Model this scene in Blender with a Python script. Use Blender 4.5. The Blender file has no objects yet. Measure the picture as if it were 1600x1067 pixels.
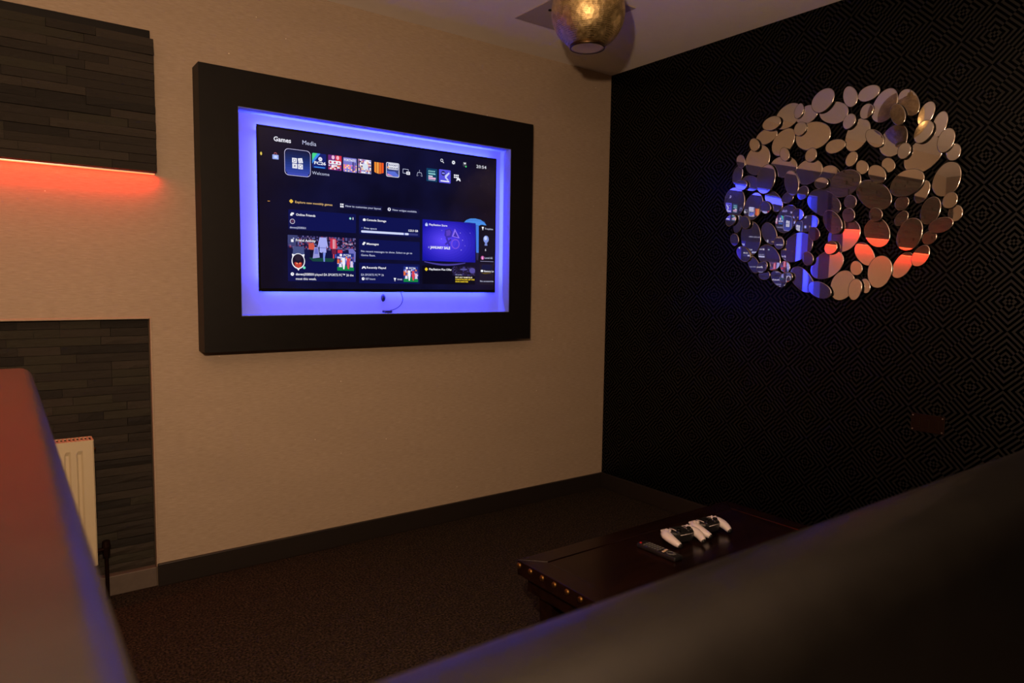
import bpy, bmesh, math, random
from mathutils import Vector, Matrix
random.seed(7)
C = bpy.context.scene.collection
scene = bpy.context.scene
R = math.radians

# ------------------------------------------------------------------ camera
cam_d = bpy.data.cameras.new('camera'); cam = bpy.data.objects.new('camera', cam_d); C.objects.link(cam)
yaw, pitch, roll = 0.6379, 0.0830, 0.0140
f_ = Vector((math.sin(yaw)*math.cos(pitch), math.cos(yaw)*math.cos(pitch), -math.sin(pitch)))
r_ = Vector((math.cos(yaw), -math.sin(yaw), 0)); u_ = r_.cross(f_)
r2 = math.cos(roll)*r_ + math.sin(roll)*u_; u2 = -math.sin(roll)*r_ + math.cos(roll)*u_
M = Matrix((r2, u2, -f_)).transposed().to_4x4()
M.translation = Vector((-2.9778, -3.0587, 1.2552))
cam.matrix_world = M
cam_d.sensor_fit = 'HORIZONTAL'; cam_d.sensor_width = 36; cam_d.lens = 36*1078.19/1600
cam_d.clip_start = 0.02
cam_d.dof.use_dof = True; cam_d.dof.focus_distance = 3.1; cam_d.dof.aperture_fstop = 3.4
scene.camera = cam

# ------------------------------------------------------------------ world, exposure, room light
w = bpy.data.worlds.new('world'); scene.world = w; w.use_nodes = True
w.node_tree.nodes['Background'].inputs[0].default_value = (0.02, 0.016, 0.014, 1)
w.node_tree.nodes['Background'].inputs[1].default_value = 1
vs = scene.view_settings
vs.view_transform = 'Standard'; vs.look = 'None'; vs.gamma = 1; vs.use_curve_mapping = False; vs.exposure = 0.0

def lamp(name, kind, loc, energy, color, **kw):
    d = bpy.data.lights.new(name, kind); d.energy = energy; d.color = color
    for k, v in kw.items(): setattr(d, k, v)
    o = bpy.data.objects.new(name, d); C.objects.link(o); o.location = loc
    return o
# the warm lamp of the room, behind and left of the photographer
lamp('warm_room_light', 'POINT', (-2.965, -2.86, 1.56), 140, (1.0, 0.65, 0.405), shadow_soft_size=0.02)
# added warm fill light, unseen, farther back, to lift the ceiling and mirror discs
lamp('warm_fill_light', 'POINT', (-4.2, -4.4, 1.9), 22, (1.0, 0.60, 0.36), shadow_soft_size=0.12)

def strip(name, a, b, width, energy, color, direction):
    """LED strip: a thin area light from a to b that shines along direction"""
    a, b, n = Vector(a), Vector(b), Vector(direction).normalized()
    x = (b-a).normalized(); z = -n; y = z.cross(x)
    o = lamp(name, 'AREA', (0, 0, 0), energy, color, shape='RECTANGLE', size=(b-a).length, size_y=width)
    m = Matrix((x, y, z)).transposed().to_4x4(); m.translation = (a+b)/2
    o.matrix_world = m
    return o
BLUE = (0.034, 0.040, 1.0)
TX0, TX1, TZ0, TZ1 = -2.0925, -0.8658, 1.2089, 1.9065      # television
strip('led_top', (TX0+.014, -.022, TZ1-.022), (TX1-.014, -.022, TZ1-.022), 0.004, 15, BLUE, (0, -.05, 1))
strip('led_bottom', (TX0+.030, -.022, TZ0+.024), (TX1-.030, -.022, TZ0+.024), 0.004, 11, BLUE, (0, 0, -1))
strip('led_left', (TX0+.040, -.022, TZ0+.040), (TX0+.040, -.022, TZ1-.04), 0.004, 6, BLUE, (-1, .05, 0))
strip('led_right', (TX1-.040, -.022, TZ0+.040), (TX1-.040, -.022, TZ1-.04), 0.004, 8, BLUE, (1, .05, 0))
strip('led_red', (-4.60, -.018, 1.660), (-2.478, -.018, 1.660), .008, 8.2, (1.0, 0.008, 0.003), (0, .10, -1))

# ------------------------------------------------------------------ materials
def srgb(c):
    return tuple((v/12.92 if v <= .04045 else ((v+.055)/1.055)**2.4) for v in [x/255 for x in c]) + (1,)
def mat(name, col, rough=.5, metal=0, spec=.5, emit=None, es=1, coat=0):
    m = bpy.data.materials.new(name); m.use_nodes = True
    b = m.node_tree.nodes['Principled BSDF']
    b.inputs['Base Color'].default_value = tuple(col[:3]) + (1,)
    b.inputs['Roughness'].default_value = rough; b.inputs['Metallic'].default_value = metal
    b.inputs['Specular IOR Level'].default_value = spec
    b.inputs['Coat Weight'].default_value = coat
    if emit: b.inputs['Emission Color'].default_value = tuple(emit[:3]) + (1,); b.inputs['Emission Strength'].default_value = es
    m['b'] = 1
    return m
class N:
    """small node-graph helper"""
    def __init__(s, m): s.t = m.node_tree; s.b = s.t.nodes['Principled BSDF']
    def node(s, kind, **kw):
        n = s.t.nodes.new(kind)
        for k, v in kw.items(): setattr(n, k, v)
        return n
    def link(s, a, b): s.t.links.new(a, b)
    def set(s, sock, v):
        if isinstance(v, (int, float, tuple)): sock.default_value = v
        else: s.link(v, sock)
    def math(s, op, a, b=0.0, c=None):
        n = s.node('ShaderNodeMath', operation=op); s.set(n.inputs[0], a); s.set(n.inputs[1], b)
        if c is not None: s.set(n.inputs[2], c)
        return n.outputs[0]
    def mix(s, f, a, b):
        n = s.node('ShaderNodeMix', data_type='RGBA'); s.set(n.inputs[0], f); s.set(n.inputs[6], a); s.set(n.inputs[7], b)
        return n.outputs[2]
    def coord(s, scale=(1, 1, 1)):
        c = s.node('ShaderNodeTexCoord'); m = s.node('ShaderNodeMapping'); m.inputs['Scale'].default_value = scale
        s.link(c.outputs['Object'], m.inputs[0]); return m.outputs[0]
    def noise(s, vec, scale, detail=3, rough=.5):
        n = s.node('ShaderNodeTexNoise'); s.link(vec, n.inputs['Vector']); n.inputs['Scale'].default_value = scale
        n.inputs['Detail'].default_value = detail; n.inputs['Roughness'].default_value = rough
        return n.outputs['Fac']
    def ramp(s, f, p0, p1):
        n = s.node('ShaderNodeMapRange'); s.link(f, n.inputs[0]); n.inputs[1].default_value = p0; n.inputs[2].default_value = p1
        return n.outputs[0]
    def bump(s, h, strength, dist):
        n = s.node('ShaderNodeBump'); n.inputs['Strength'].default_value = strength; n.inputs['Distance'].default_value = dist
        s.link(h, n.inputs['Height']); s.link(n.outputs[0], s.b.inputs['Normal'])

def make_grasscloth():
    m = mat('grasscloth', (.40, .31, .22), .6, spec=.2); n = N(m)
    v = n.coord((26, 26, 300)); a = n.noise(v, 1.0, 4, .65)
    v2 = n.coord((1.2, 1.2, 6)); b = n.noise(v2, 1.6, 3)
    c = n.mix(n.ramp(a, .3, .7), (.335, .255, .18, 1), (.455, .36, .265, 1))
    c = n.mix(n.math('MULTIPLY', n.ramp(b, .35, .65), .28), c, (.34, .265, .19, 1))
    # small metal flecks woven into the paper
    vo = n.node('ShaderNodeTexVoronoi'); n.link(n.coord((1, 1, 1)), vo.inputs['Vector']); vo.inputs['Scale'].default_value = 17
    fl = n.math('LESS_THAN', vo.outputs['Distance'], .035)
    sep = n.node('ShaderNodeSeparateColor'); n.link(vo.outputs['Color'], sep.inputs[0])
    fl = n.math('MULTIPLY', fl, n.math('GREATER_THAN', sep.outputs[0], .80))
    c = n.mix(fl, c, (.95, .85, .7, 1)); n.link(c, n.b.inputs['Base Color'])
    n.bump(a, .35, .0012)
    return m
def make_wallpaper():
    """black geometric paper: concentric diamonds, phase flipped between neighbouring quadrants"""
    m = mat('geometric_wallpaper', (.004, .004, .004), .5); n = N(m)
    c = n.node('ShaderNodeTexCoord'); s = n.node('ShaderNodeSeparateXYZ'); n.link(c.outputs['Object'], s.inputs[0])
    P = .1543
    yz = n.math('MULTIPLY', n.math('ADD', s.outputs[1], s.outputs[2]), .70711)
    ym = n.math('MULTIPLY', n.math('SUBTRACT', s.outputs[1], s.outputs[2]), .70711)
    def cell(x, off):
        q = n.math('DIVIDE', n.math('SUBTRACT', x, off), P)
        q = n.math('ADD', q, 200.5); q = n.math('FRACT', q)
        return n.math('SUBTRACT', q, .5)
    u, v = cell(yz, -.4755), cell(ym, -2.0393)
    mx = n.math('MAXIMUM', n.math('ABSOLUTE', u), n.math('ABSOLUTE', v))
    ph = n.math('MULTIPLY', n.math('GREATER_THAN', n.math('MULTIPLY', u, v), 0.0), .5)
    t = n.math('FRACT', n.math('ADD', n.math('ADD', n.math('MULTIPLY', mx, 9.0), ph), .25))
    d = n.math('ABSOLUTE', n.math('SUBTRACT', t, .5))       # 0 in the middle of a raised line
    line = n.math('SUBTRACT', 1.0, n.ramp(d, .21, .27))
    wob = n.noise(n.coord(), 90, 2)
    n.link(n.mix(line, (.0002, .0002, .0002, 1), (.0005, .0005, .0005, 1)), n.b.inputs['Base Color'])
    n.set(n.b.inputs['Roughness'], n.math('ADD', n.math('MULTIPLY', line, .32), n.math('ADD', .11, n.math('MULTIPLY', wob, .06))))
    n.set(n.b.inputs['Specular IOR Level'], n.math('ADD', n.math('MULTIPLY', line, .30), .035))
    n.bump(line, .12, .0004)
    return m
def noisy(name, c0, c1, scale, rough=.6, bump=.2, dist=.002, stretch=(1, 1, 1), spec=.5, metal=0, detail=4):
    m = mat(name, c0, rough, metal, spec); n = N(m)
    a = n.noise(n.coord(stretch), scale, detail, .6)
    n.link(n.mix(n.ramp(a, .3, .7), tuple(c0)+(1,), tuple(c1)+(1,)), n.b.inputs['Base Color'])
    if bump: n.bump(a, bump, dist)
    return m
def make_carpet():
    m = mat('carpet', (.02, .01, .007), .95, spec=.1); n = N(m)
    a = n.noise(n.coord(), 120, 4, .75); b = n.noise(n.coord(), 22, 3, .6)
    c = n.mix(n.ramp(a, .42, .70), (.004, .003, .002, 1), (.090, .062, .042, 1))
    c = n.mix(n.math('MULTIPLY', n.ramp(b, .4, .7), .45), c, (.012, .0075, .0055, 1))
    n.link(c, n.b.inputs['Base Color']); n.bump(a, .9, .006)
    return m
def make_bronze():
    m = mat('perforated_bronze', (.42, .27, .10), .30, 1); n = N(m)
    c = n.node('ShaderNodeTexCoord'); s = n.node('ShaderNodeSeparateXYZ'); n.link(c.outputs['Object'], s.inputs[0])
    ang = n.math('ARCTAN2', s.outputs[1], s.outputs[0]); lat = n.math('MULTIPLY', s.outputs[2], 1.0)
    # rows of punched holes: dotted rings and arcs
    A = n.math('MULTIPLY', ang, 150/6.28318); B = n.math('MULTIPLY', lat, 180)
    fa = n.math('SUBTRACT', n.math('FRACT', n.math('ADD', A, 50.0)), .5); fb = n.math('SUBTRACT', n.math('FRACT', n.math('ADD', B, 50.0)), .5)
    dd = n.math('SQRT', n.math('ADD', n.math('MULTIPLY', fa, fa), n.math('MULTIPLY', fb, fb)))
    wv = n.math('SINE', n.math('ADD', n.math('MULTIPLY', ang, 8.0), n.math('MULTIPLY', lat, 60.0)))
    wv2 = n.math('SINE', n.math('SUBTRACT', n.math('MULTIPLY', ang, 8.0), n.math('MULTIPLY', lat, 60.0)))
    gate = n.math('GREATER_THAN', n.math('MAXIMUM', wv, wv2), .55)
    hole = n.math('MULTIPLY', n.math('LESS_THAN', dd, .23), gate)
    no = n.noise(n.coord(), 55, 4, .7)
    base = n.mix(n.ramp(no, .3, .7), (.40, .29, .12, 1), (.80, .62, .32, 1))
    n.link(n.mix(hole, base, (.012, .007, .003, 1)), n.b.inputs['Base Color'])
    n.set(n.b.inputs['Roughness'], n.math('ADD', .32, n.math('MULTIPLY', no, .30)))
    vo = n.node('ShaderNodeTexVoronoi'); n.link(n.coord(), vo.inputs['Vector']); vo.inputs['Scale'].default_value = 60
    n.bump(n.math('ADD', n.math('MULTIPLY', vo.outputs['Distance'], .8), n.math('MULTIPLY', hole, -1.0)), .55, .0025)
    return m
def make_wood():
    m = mat('mahogany', (.03, .008, .004), .25, spec=.3, coat=.1); n = N(m)
    v = n.coord((2.5, 22, 22)); a = n.noise(v, 1.6, 5, .6)
    n.link(n.mix(n.ramp(a, .3, .7), (.004, .0012, .0008, 1), (.013, .0042, .0022, 1)), n.b.inputs['Base Color'])
    n.bump(a, .06, .0008)
    n.b.inputs['Coat Roughness'].default_value = .12
    return m
def make_mirror():
    """silvered glass with a faint dusty haze over it"""
    m = mat('mirror_glass', (.80, .77, .76), .012, 1); n = N(m)
    q = n.node('ShaderNodeBsdfAnisotropic'); q.inputs['Color'].default_value = (.8, .78, .78, 1); q.inputs['Roughness'].default_value = .21
    x = n.node('ShaderNodeMixShader'); x.inputs[0].default_value = .15
    n.link(n.b.outputs[0], x.inputs[1]); n.link(q.outputs[0], x.inputs[2])
    n.link(x.outputs[0], m.node_tree.nodes['Material Output'].inputs['Surface'])
    return m
MAT = dict(
    wall=make_grasscloth(), paper=make_wallpaper(), carpet=make_carpet(), bronze=make_bronze(), wood=make_wood(),
    ceiling=noisy('ceiling_paint', (.86, .80, .74), (.90, .84, .78), 5, .7, .08, .001, spec=.3),
    plaster=noisy('far_wall_paint', (.16, .12, .085), (.20, .15, .11), 3, .7, .05, .001),
    hatch=noisy('hatch_paint', (.40, .33, .27), (.44, .365, .30), 7, .65, .05, .001, spec=.3),
    skirt=noisy('dark_skirting', (.011, .008, .0065), (.016, .0115, .009), 30, .45, .05, .0005, (1, 1, 8)),
    plinth=noisy('taupe_plinth', (.085, .064, .050), (.115, .088, .070), 16, .6, .1, .001),
    black=noisy('black_board', (.0040, .0034, .0030), (.0055, .0047, .0042), 22, .5, .05, .0006, spec=.2),
    white=noisy('white_reveal', (.27, .33, .38), (.30, .36, .42), 6, .55, .04, .0006, spec=.3),
    grout=mat('stone_backing', (.006, .005, .004), .9),
    cream=noisy('cream_enamel', (.56, .47, .31), (.60, .51, .34), 3, .35, .0, .001),
    darkslot=mat('dark_slot', (.02, .012, .01), .8),
    leather=noisy('black_leather', (.0022, .0018, .0015), (.0036, .0030, .0025), 14, .37, .10, .0010, spec=.45),
    leather2=noisy('brown_leather', (.0026, .0022, .0020), (.0046, .0038, .0034), 10, .40, .08, .0010, spec=.6),
    plastic=mat('black_plastic', (.008, .008, .009), .4), gloss=mat('gloss_black', (.004, .004, .005), .15),
    padwhite=noisy('white_plastic', (.62, .56, .56), (.66, .60, .60), 8, .38, 0, .001),
    brass=noisy('brass', (.16, .08, .02), (.24, .13, .04), 60, .42, .1, .0005, metal=1),
    copper=mat('dark_copper', (.016, .006, .003), .40, .6, .3), steel=mat('steel', (.5, .48, .45), .3, 1),
    mirror=make_mirror(), edge=mat('bevel_edge', (.60, .55, .50), .16, 1),
    wire=mat('black_wire', (.01, .01, .01), .5, .6),
    redled=mat('red_led', (.5, .05, .02), .5, emit=(1, .10, .03), es=5),
    blueled=mat('blue_led', (.1, .1, .5), .5, emit=BLUE, es=3),
    redbtn=mat('red_button', (.45, .01, .015), .4), greybtn=mat('grey_button', (.10, .10, .10), .5), palebtn=mat('pale_button', (.55, .40, .25), .5),
)
STONES = []
for i, (a, b) in enumerate([((0.0150, 0.0120, 0.0090), (0.0270, 0.0210, 0.0150)), ((0.0075, 0.0060, 0.0045), (0.0150, 0.0120, 0.0090)), ((0.0225, 0.0180, 0.0128), (0.0420, 0.0323, 0.0232)), ((0.0135, 0.0105, 0.0075), (0.0240, 0.0188, 0.0135)), ((0.0195, 0.0173, 0.0105), (0.0345, 0.0292, 0.0180))]):
    STONES.append(noisy('slate_%s' % 'abcde'[i], a, b, 14, .6, .6, .004, (1, 1, 2.5), spec=.35, detail=6))

# ------------------------------------------------------------------ object helpers
def link_mesh(name, bm, m, parent=None, smooth=False, loc=None):
    me = bpy.data.meshes.new(name)
    if loc is not None: bmesh.ops.translate(bm, verts=bm.verts, vec=-Vector(loc))
    bm.normal_update(); bm.to_mesh(me); bm.free()
    for x in (m if isinstance(m, (list, tuple)) else [m]): me.materials.append(x)
    if smooth:
        for p in me.polygons: p.use_smooth = True
    o = bpy.data.objects.new(name, me); C.objects.link(o)
    if loc is not None: o.location = loc
    if parent is not None: o.parent = parent
    return o
def root(name, label, cat, loc, group=None, rz=0):
    o = bpy.data.objects.new(name, None); C.objects.link(o); o.location = loc; o.rotation_euler.z = rz
    o.empty_display_size = .1; o['label'] = label; o['category'] = cat
    if group: o['group'] = group
    return o
def tag(o, label, cat, group=None):
    o['label'] = label; o['category'] = cat
    if group: o['group'] = group
    return o
def bx(bm, x0, x1, y0, y1, z0, z1, bevel=0, seg=2):
    r = bmesh.ops.create_cube(bm, size=1)
    vs_ = r['verts']
    for v in vs_: v.co = Vector(((x0+x1)/2 + v.co.x*(x1-x0), (y0+y1)/2 + v.co.y*(y1-y0), (z0+z1)/2 + v.co.z*(z1-z0)))
    if bevel:
        es = list({e for v in vs_ for e in v.link_edges})
        bmesh.ops.bevel(bm, geom=es, offset=bevel, segments=seg, profile=.5, affect='EDGES')
def box(name, x0, x1, y0, y1, z0, z1, m, parent=None, bevel=0, seg=2, smooth=False):
    """world-space box; parented objects get coordinates relative to the parent's location"""
    bm = bmesh.new(); bx(bm, x0, x1, y0, y1, z0, z1, bevel, seg)
    if parent is not None: bmesh.ops.translate(bm, verts=bm.verts, vec=-parent_loc(parent))
    return link_mesh(name, bm, m, parent, smooth)
def parent_loc(p):
    v = Vector(p.location)
    while p.parent: p = p.parent; v = v + p.location
    return v
def cyl(bm, p0, p1, r0, r1=None, seg=16, cap=True):
    p0, p1 = Vector(p0), Vector(p1); r1 = r0 if r1 is None else r1
    z = (p1-p0).normalized(); x = z.orthogonal().normalized(); y = z.cross(x)
    A = [bm.verts.new(p0 + r0*(math.cos(t)*x + math.sin(t)*y)) for t in [6.28318*i/seg for i in range(seg)]]
    B = [bm.verts.new(p1 + r1*(math.cos(t)*x + math.sin(t)*y)) for t in [6.28318*i/seg for i in range(seg)]]
    for i in range(seg): bm.faces.new((A[i], A[(i+1) % seg], B[(i+1) % seg], B[i]))
    if cap: bm.faces.new(A[::-1]); bm.faces.new(B)
def tube(bm, pts, rad, seg=8, flat=1.0, up=None):
    """swept tube; rad is a number or a list, or a list of (rx, rz) pairs"""
    pts = [Vector(p) for p in pts]; rings = []
    for i, p in enumerate(pts):
        t = (pts[min(i+1, len(pts)-1)] - pts[max(i-1, 0)]).normalized()
        a = Vector(up) if up else Vector((0, 0, 1))
        if abs(t.dot(a)) > .95: a = Vector((1, 0, 0))
        x = t.cross(a).normalized(); y = x.cross(t)
        r = rad[i] if isinstance(rad, list) else rad
        rx, ry = r if isinstance(r, tuple) else (r, r*flat)
        rings.append([bm.verts.new(p + x*rx*math.cos(6.28318*k/seg) + y*ry*math.sin(6.28318*k/seg)) for k in range(seg)])
    for a, b in zip(rings, rings[1:]):
        for k in range(seg): bm.faces.new((a[k], a[(k+1) % seg], b[(k+1) % seg], b[k]))
    bm.faces.new(rings[0][::-1]); bm.faces.new(rings[-1])
def lathe(bm, prof, seg=48, c=(0, 0, 0), close=False):
    rings = []
    for r, z in prof:
        rings.append([bm.verts.new((c[0]+r*math.cos(6.28318*k/seg), c[1]+r*math.sin(6.28318*k/seg), c[2]+z)) for k in range(seg)])
    pr = list(zip(rings, rings[1:])) + ([(rings[-1], rings[0])] if close else [])
    for a, b in pr:
        for k in range(seg): bm.faces.new((a[k], a[(k+1) % seg], b[(k+1) % seg], b[k]))
    return rings
def struct(o): o['kind'] = 'structure'; return o
def copy_tree(o, parent=None):
    c = o.copy(); C.objects.link(c); c.parent = parent
    for ch in o.children: copy_tree(ch, c)
    return c

# ================================================================== ROOM
H = 2.5; XL = -5.2; YB = -5.4
NX0, NX1, NZ1 = -3.95, -2.503, 1.10       # stone-lined niche in the tv wall
bm = bmesh.new()
bx(bm, NX1, .15, 0, .2, 0, H); bx(bm, NX0, NX1, 0, .2, NZ1, H); bx(bm, XL-.15, NX0, 0, .2, 0, H); bx(bm, NX0, NX1, .06, .2, 0, NZ1)
struct(link_mesh('wall_back', bm, MAT['wall']))
struct(box('wall_right', 0, .15, YB, 0, 0, H, MAT['paper']))
struct(box('wall_left', XL-.15, XL, YB, 0, 0, H, MAT['plaster']))
struct(box('wall_front', XL-.15, .15, YB-.15, YB, 0, H, MAT['plaster']))
struct(box('floor', XL-.15, .15, YB-.15, .2, -.1, 0, MAT['carpet']))
struct(box('ceiling', XL-.15, .15, YB-.15, .2, H, H+.1, MAT['ceiling']))
struct(box('baseboard_back', NX1, -.001, -.016, -.0005, 0, .095, MAT['skirt'], bevel=.003))
struct(box('baseboard_right', -.016, -.0005, YB+.001, -.017, 0, .095, MAT['skirt'], bevel=.003))
struct(box('baseboard_left', NX0+.001, NX1-.001, .001, .0595, 0, .080, MAT['plinth'], bevel=.003))
struct(box('trim_1', NX1-.002, NX1+.006, -.004, .004, .082, NZ1+.004, MAT['wall'], bevel=.0015))
struct(box('trim_2', NX0, NX1-.0025, -.003, .005, NZ1-.003, NZ1+.004, MAT['wall'], bevel=.0015))
# ceiling access hatch
h = root('ceiling_hatch', 'square taupe access panel set in the ceiling near the dark wall', 'hatch', (-.815, -.585, H))
box('panel', -.995, -.637, -.800, -.368, H-.006, H-.0005, MAT['hatch'], h, .002)
bm = bmesh.new(); cyl(bm, (0, 0, -.011), (0, 0, -.006), .008, seg=14)
k = link_mesh('latch', bm, MAT['gloss'], h, True); k.location = (-.115, .035, 0)

# ================================================================== STONE CLADDING
def stone_mesh(seed):
    rnd = random.Random(seed); bm = bmesh.new()
    # unit stone x 0..1, z 0..1, y from 0 (back) to -1 (face): split face with three facets
    n = 4; top = []; grid = []
    for j in (0, .5, 1):
        row = []
        for i in range(n):
            jx = 0 if i in (0, n-1) else rnd.uniform(-.08, .08)
            row.append(bm.verts.new((i/(n-1)+jx, -1+rnd.uniform(0, .30)+(.12 if j != .5 else 0), j)))
        grid.append(row)
    back = [bm.verts.new((x, 0, z)) for x, z in ((0, 0), (1, 0), (1, 1), (0, 1))]
    for a, b in zip(grid, grid[1:]):
        for i in range(n-1): bm.faces.new((a[i], a[i+1], b[i+1], b[i]))
    bm.faces.new([back[0]]+[back[1]]+grid[0][::-1]); bm.faces.new([back[2], back[3]]+grid[2])
    bm.faces.new([back[3], back[0], grid[0][0], grid[1][0], grid[2][0]]); bm.faces.new([back[1], back[2], grid[2][-1], grid[1][-1], grid[0][-1]])
    bmesh.ops.recalc_face_normals(bm, faces=bm.faces)
    return bm
stone_meshes = []
for s in range(20):
    me = bpy.data.meshes.new('stone'); b_ = stone_mesh(s); b_.to_mesh(me); b_.free(); me.materials.append(STONES[s % 5]); stone_meshes.append(me)
def clad(parent, x0, x1, z0, z1, yface, rows, seed, avg=.2, keep=lambda x, z: True):
    rnd = random.Random(seed); hh = (z1-z0)/rows; base = parent_loc(parent)
    for r in range(rows):
        x = x1
        while x > x0+.001:
            L = rnd.choice((.10, .16, .20, .24, .30, .36))*avg/.2
            a = max(x0, x-L)
            if a-x0 < .06: a = x0
            o = bpy.data.objects.new('stone', rnd.choice(stone_meshes)); C.objects.link(o); o.parent = parent
            o.location = Vector((a+.0006, yface+.012, z0+r*hh+.0005)) - base
            o.scale = (x-a-.0014, .012+rnd.uniform(-.005, .006), hh-.0014)
            x = a
cb = root('slate_clad_canopy', 'dark slate clad box on the upper wall above the red light strip', 'stone panel', (-3.54, 0, 1.667))
box('backing', -4.61, -2.474, -.047, -.0005, 1.667, 2.167, MAT['grout'], cb)
box('top_trim', -4.61, -2.479, -.026, -.0005, 2.1675, 2.204, MAT['black'], cb, .002)
clad(cb, -4.61, -2.472, 1.667, 2.167, -.060, 16, 3, .19)
lb = root('slate_cladding', 'dark slate split-face panel lining the low niche behind the radiator', 'stone panel', (-3.2, .06, .08))
box('backing', NX0+.001, NX1-.001, .046, .0595, .081, NZ1-.004, MAT['grout'], lb)
clad(lb, NX0+.002, NX1-.003, .082, NZ1-.005, .034, 31, 11, .165)
ls = root('red_light_strip', 'glowing red light strip under the dark slate clad box', 'light strip', (-3.54, -.03, 1.667))
box('strip_channel', -4.60, -2.476, -.026, -.010, 1.6635, 1.6665, MAT['steel'], ls)
box('strip_diffuser', -4.60, -2.476, -.024, -.012, 1.6615, 1.6633, MAT['redled'], ls)

# ================================================================== RADIATOR
rx0, rx1, ry0, ry1, rz0, rz1 = -3.52, -2.718, -.085, .006, .165, .652
rd = root('panel_radiator', 'cream steel panel radiator with a slotted top in front of the slate', 'radiator', (-3.1, -.01, .165))
bm = bmesh.new()
# pressed front panel: vertical flutes
prof = []; pitch_ = .0385; x = rx0+.012; nfl = int((rx1-rx0-.03)/pitch_)
xs = [(rx0+.003, 0)]
for i in range(nfl):
    a = rx1-.018-(nfl-i)*pitch_
    xs += [(a, 0), (a+.006, .007), (a+.015, .007), (a+.021, 0)]
xs += [(rx1-.003, 0)]
def ring(z, k):
    return [bm.verts.new((x, ry0 + d*k, z)) for x, d in xs]
rows_ = [ring(rz0+.002, 0), ring(rz0+.035, 0), ring(rz0+.05, 1), ring(rz1-.052, 1), ring(rz1-.037, 0), ring(rz1-.004, 0)]
for a, b in zip(rows_, rows_[1:]):
    for i in range(len(xs)-1): bm.faces.new((a[i], a[i+1], b[i+1], b[i]))
bmesh.ops.translate(bm, verts=bm.verts, vec=-parent_loc(rd))
link_mesh('front_panel', bm, MAT['cream'], rd)
box('rear_panel', rx0+.005, rx1-.005, ry1-.012, ry1, rz0+.01, rz1-.012, MAT['cream'], rd, .003)
for s, xx in ((0, rx0), (1, rx1)):
    box('side_panel', xx-(.002 if s else 0), xx+(0 if s else .002), ry0+.001, ry1-.012, rz0+.003, rz1-.001, MAT['cream'], rd, .0006)
box('fin_core', rx0+.004, rx1-.004, ry0+.010, ry1-.013, rz0+.02, rz1-.014, MAT['darkslot'], rd)
bm = bmesh.new(); n_ = 62
bx(bm, rx0, rx1, ry0-.0005, ry0+.010, rz1-.004, rz1); bx(bm, rx0, rx1, ry1-.020, ry1-.012, rz1-.004, rz1)
for i in range(n_+1):
    a = rx0 + (rx1-rx0-.006)*i/n_; bx(bm, a, a+.006, ry0+.010, ry1-.020, rz1-.004, rz1)
bmesh.ops.translate(bm, verts=bm.verts, vec=-parent_loc(rd)); link_mesh('top_grille', bm, MAT['cream'], rd)
bm = bmesh.new(); o_ = parent_loc(rd)
cyl(bm, Vector((rx1-.002, -.036, rz1-.045))-o_, Vector((rx1+.010, -.036, rz1-.045))-o_, .007, .005, 12)
link_mesh('bleed_valve', bm, MAT['brass'], rd, True)
bm = bmesh.new()
cyl(bm, Vector((rx1-.002, -.036, .205))-o_, Vector((rx1+.030, -.027, .205))-o_, .008, seg=12)
cyl(bm, Vector((rx1+.034, -.027, .003))-o_, Vector((rx1+.034, -.027, .190))-o_, .0075, seg=12)
cyl(bm, Vector((rx1+.034, -.027, .178))-o_, Vector((rx1+.034, -.027, .214))-o_, .013, seg=6)
vv = link_mesh('valve', bm, MAT['copper'], rd)
bm = bmesh.new(); cyl(bm, Vector((rx1+.034, -.027, .215))-o_, Vector((rx1+.034, -.027, .238))-o_, .016, .013, 16)
link_mesh('valve_cap', bm, MAT['copper'], vv)
for xx in (rx0+.12, rx1-.12): box('bracket', xx, xx+.03, ry1, .0265, rz1-.13, rz1-.07, MAT['steel'], rd)

# ================================================================== TELEVISION SURROUND
FL, FR, FT, FB, FD = -2.3253, -.664, 2.1015, .9611, .1018
OL, OR_, OT, OB = -2.1784, -.808, 1.9558, 1.1069
sr = root('television_surround', 'deep matte black box frame around the blue-lit television recess', 'wall frame', ((FL+FR)/2, 0, FB))
t_ = .012
box('top_board', FL, FR, -FD, -.0005, OT, FT, MAT['black'], sr)
box('bottom_board', FL, FR, -FD, -.0005, FB, OB, MAT['black'], sr)
box('side_board', FL, OL, -FD, -.0005, OB, OT, MAT['black'], sr)
box('side_board', OR_, FR, -FD, -.0005, OB, OT, MAT['black'], sr)
box('reveal_board', OL+.0001, OR_-.0001, -FD+.003, -.001, OT-.0018, OT-.0002, MAT['white'], sr)
box('reveal_board', OL+.0001, OR_-.0001, -FD+.003, -.001, OB+.0002, OB+.0018, MAT['white'], sr)
box('reveal_board', OL+.0002, OL+.0018, -FD+.003, -.001, OB+.0020, OT-.0020, MAT['white'], sr)
box('reveal_board', OR_-.0018, OR_-.0002, -FD+.003, -.001, OB+.0020, OT-.0020, MAT['white'], sr)
box('back_panel', OL+.0019, OR_-.0019, -.006, -.001, OB+.0019, OT-.0019, MAT['white'], sr)['label'] = 'white back panel glowing blue'

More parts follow.
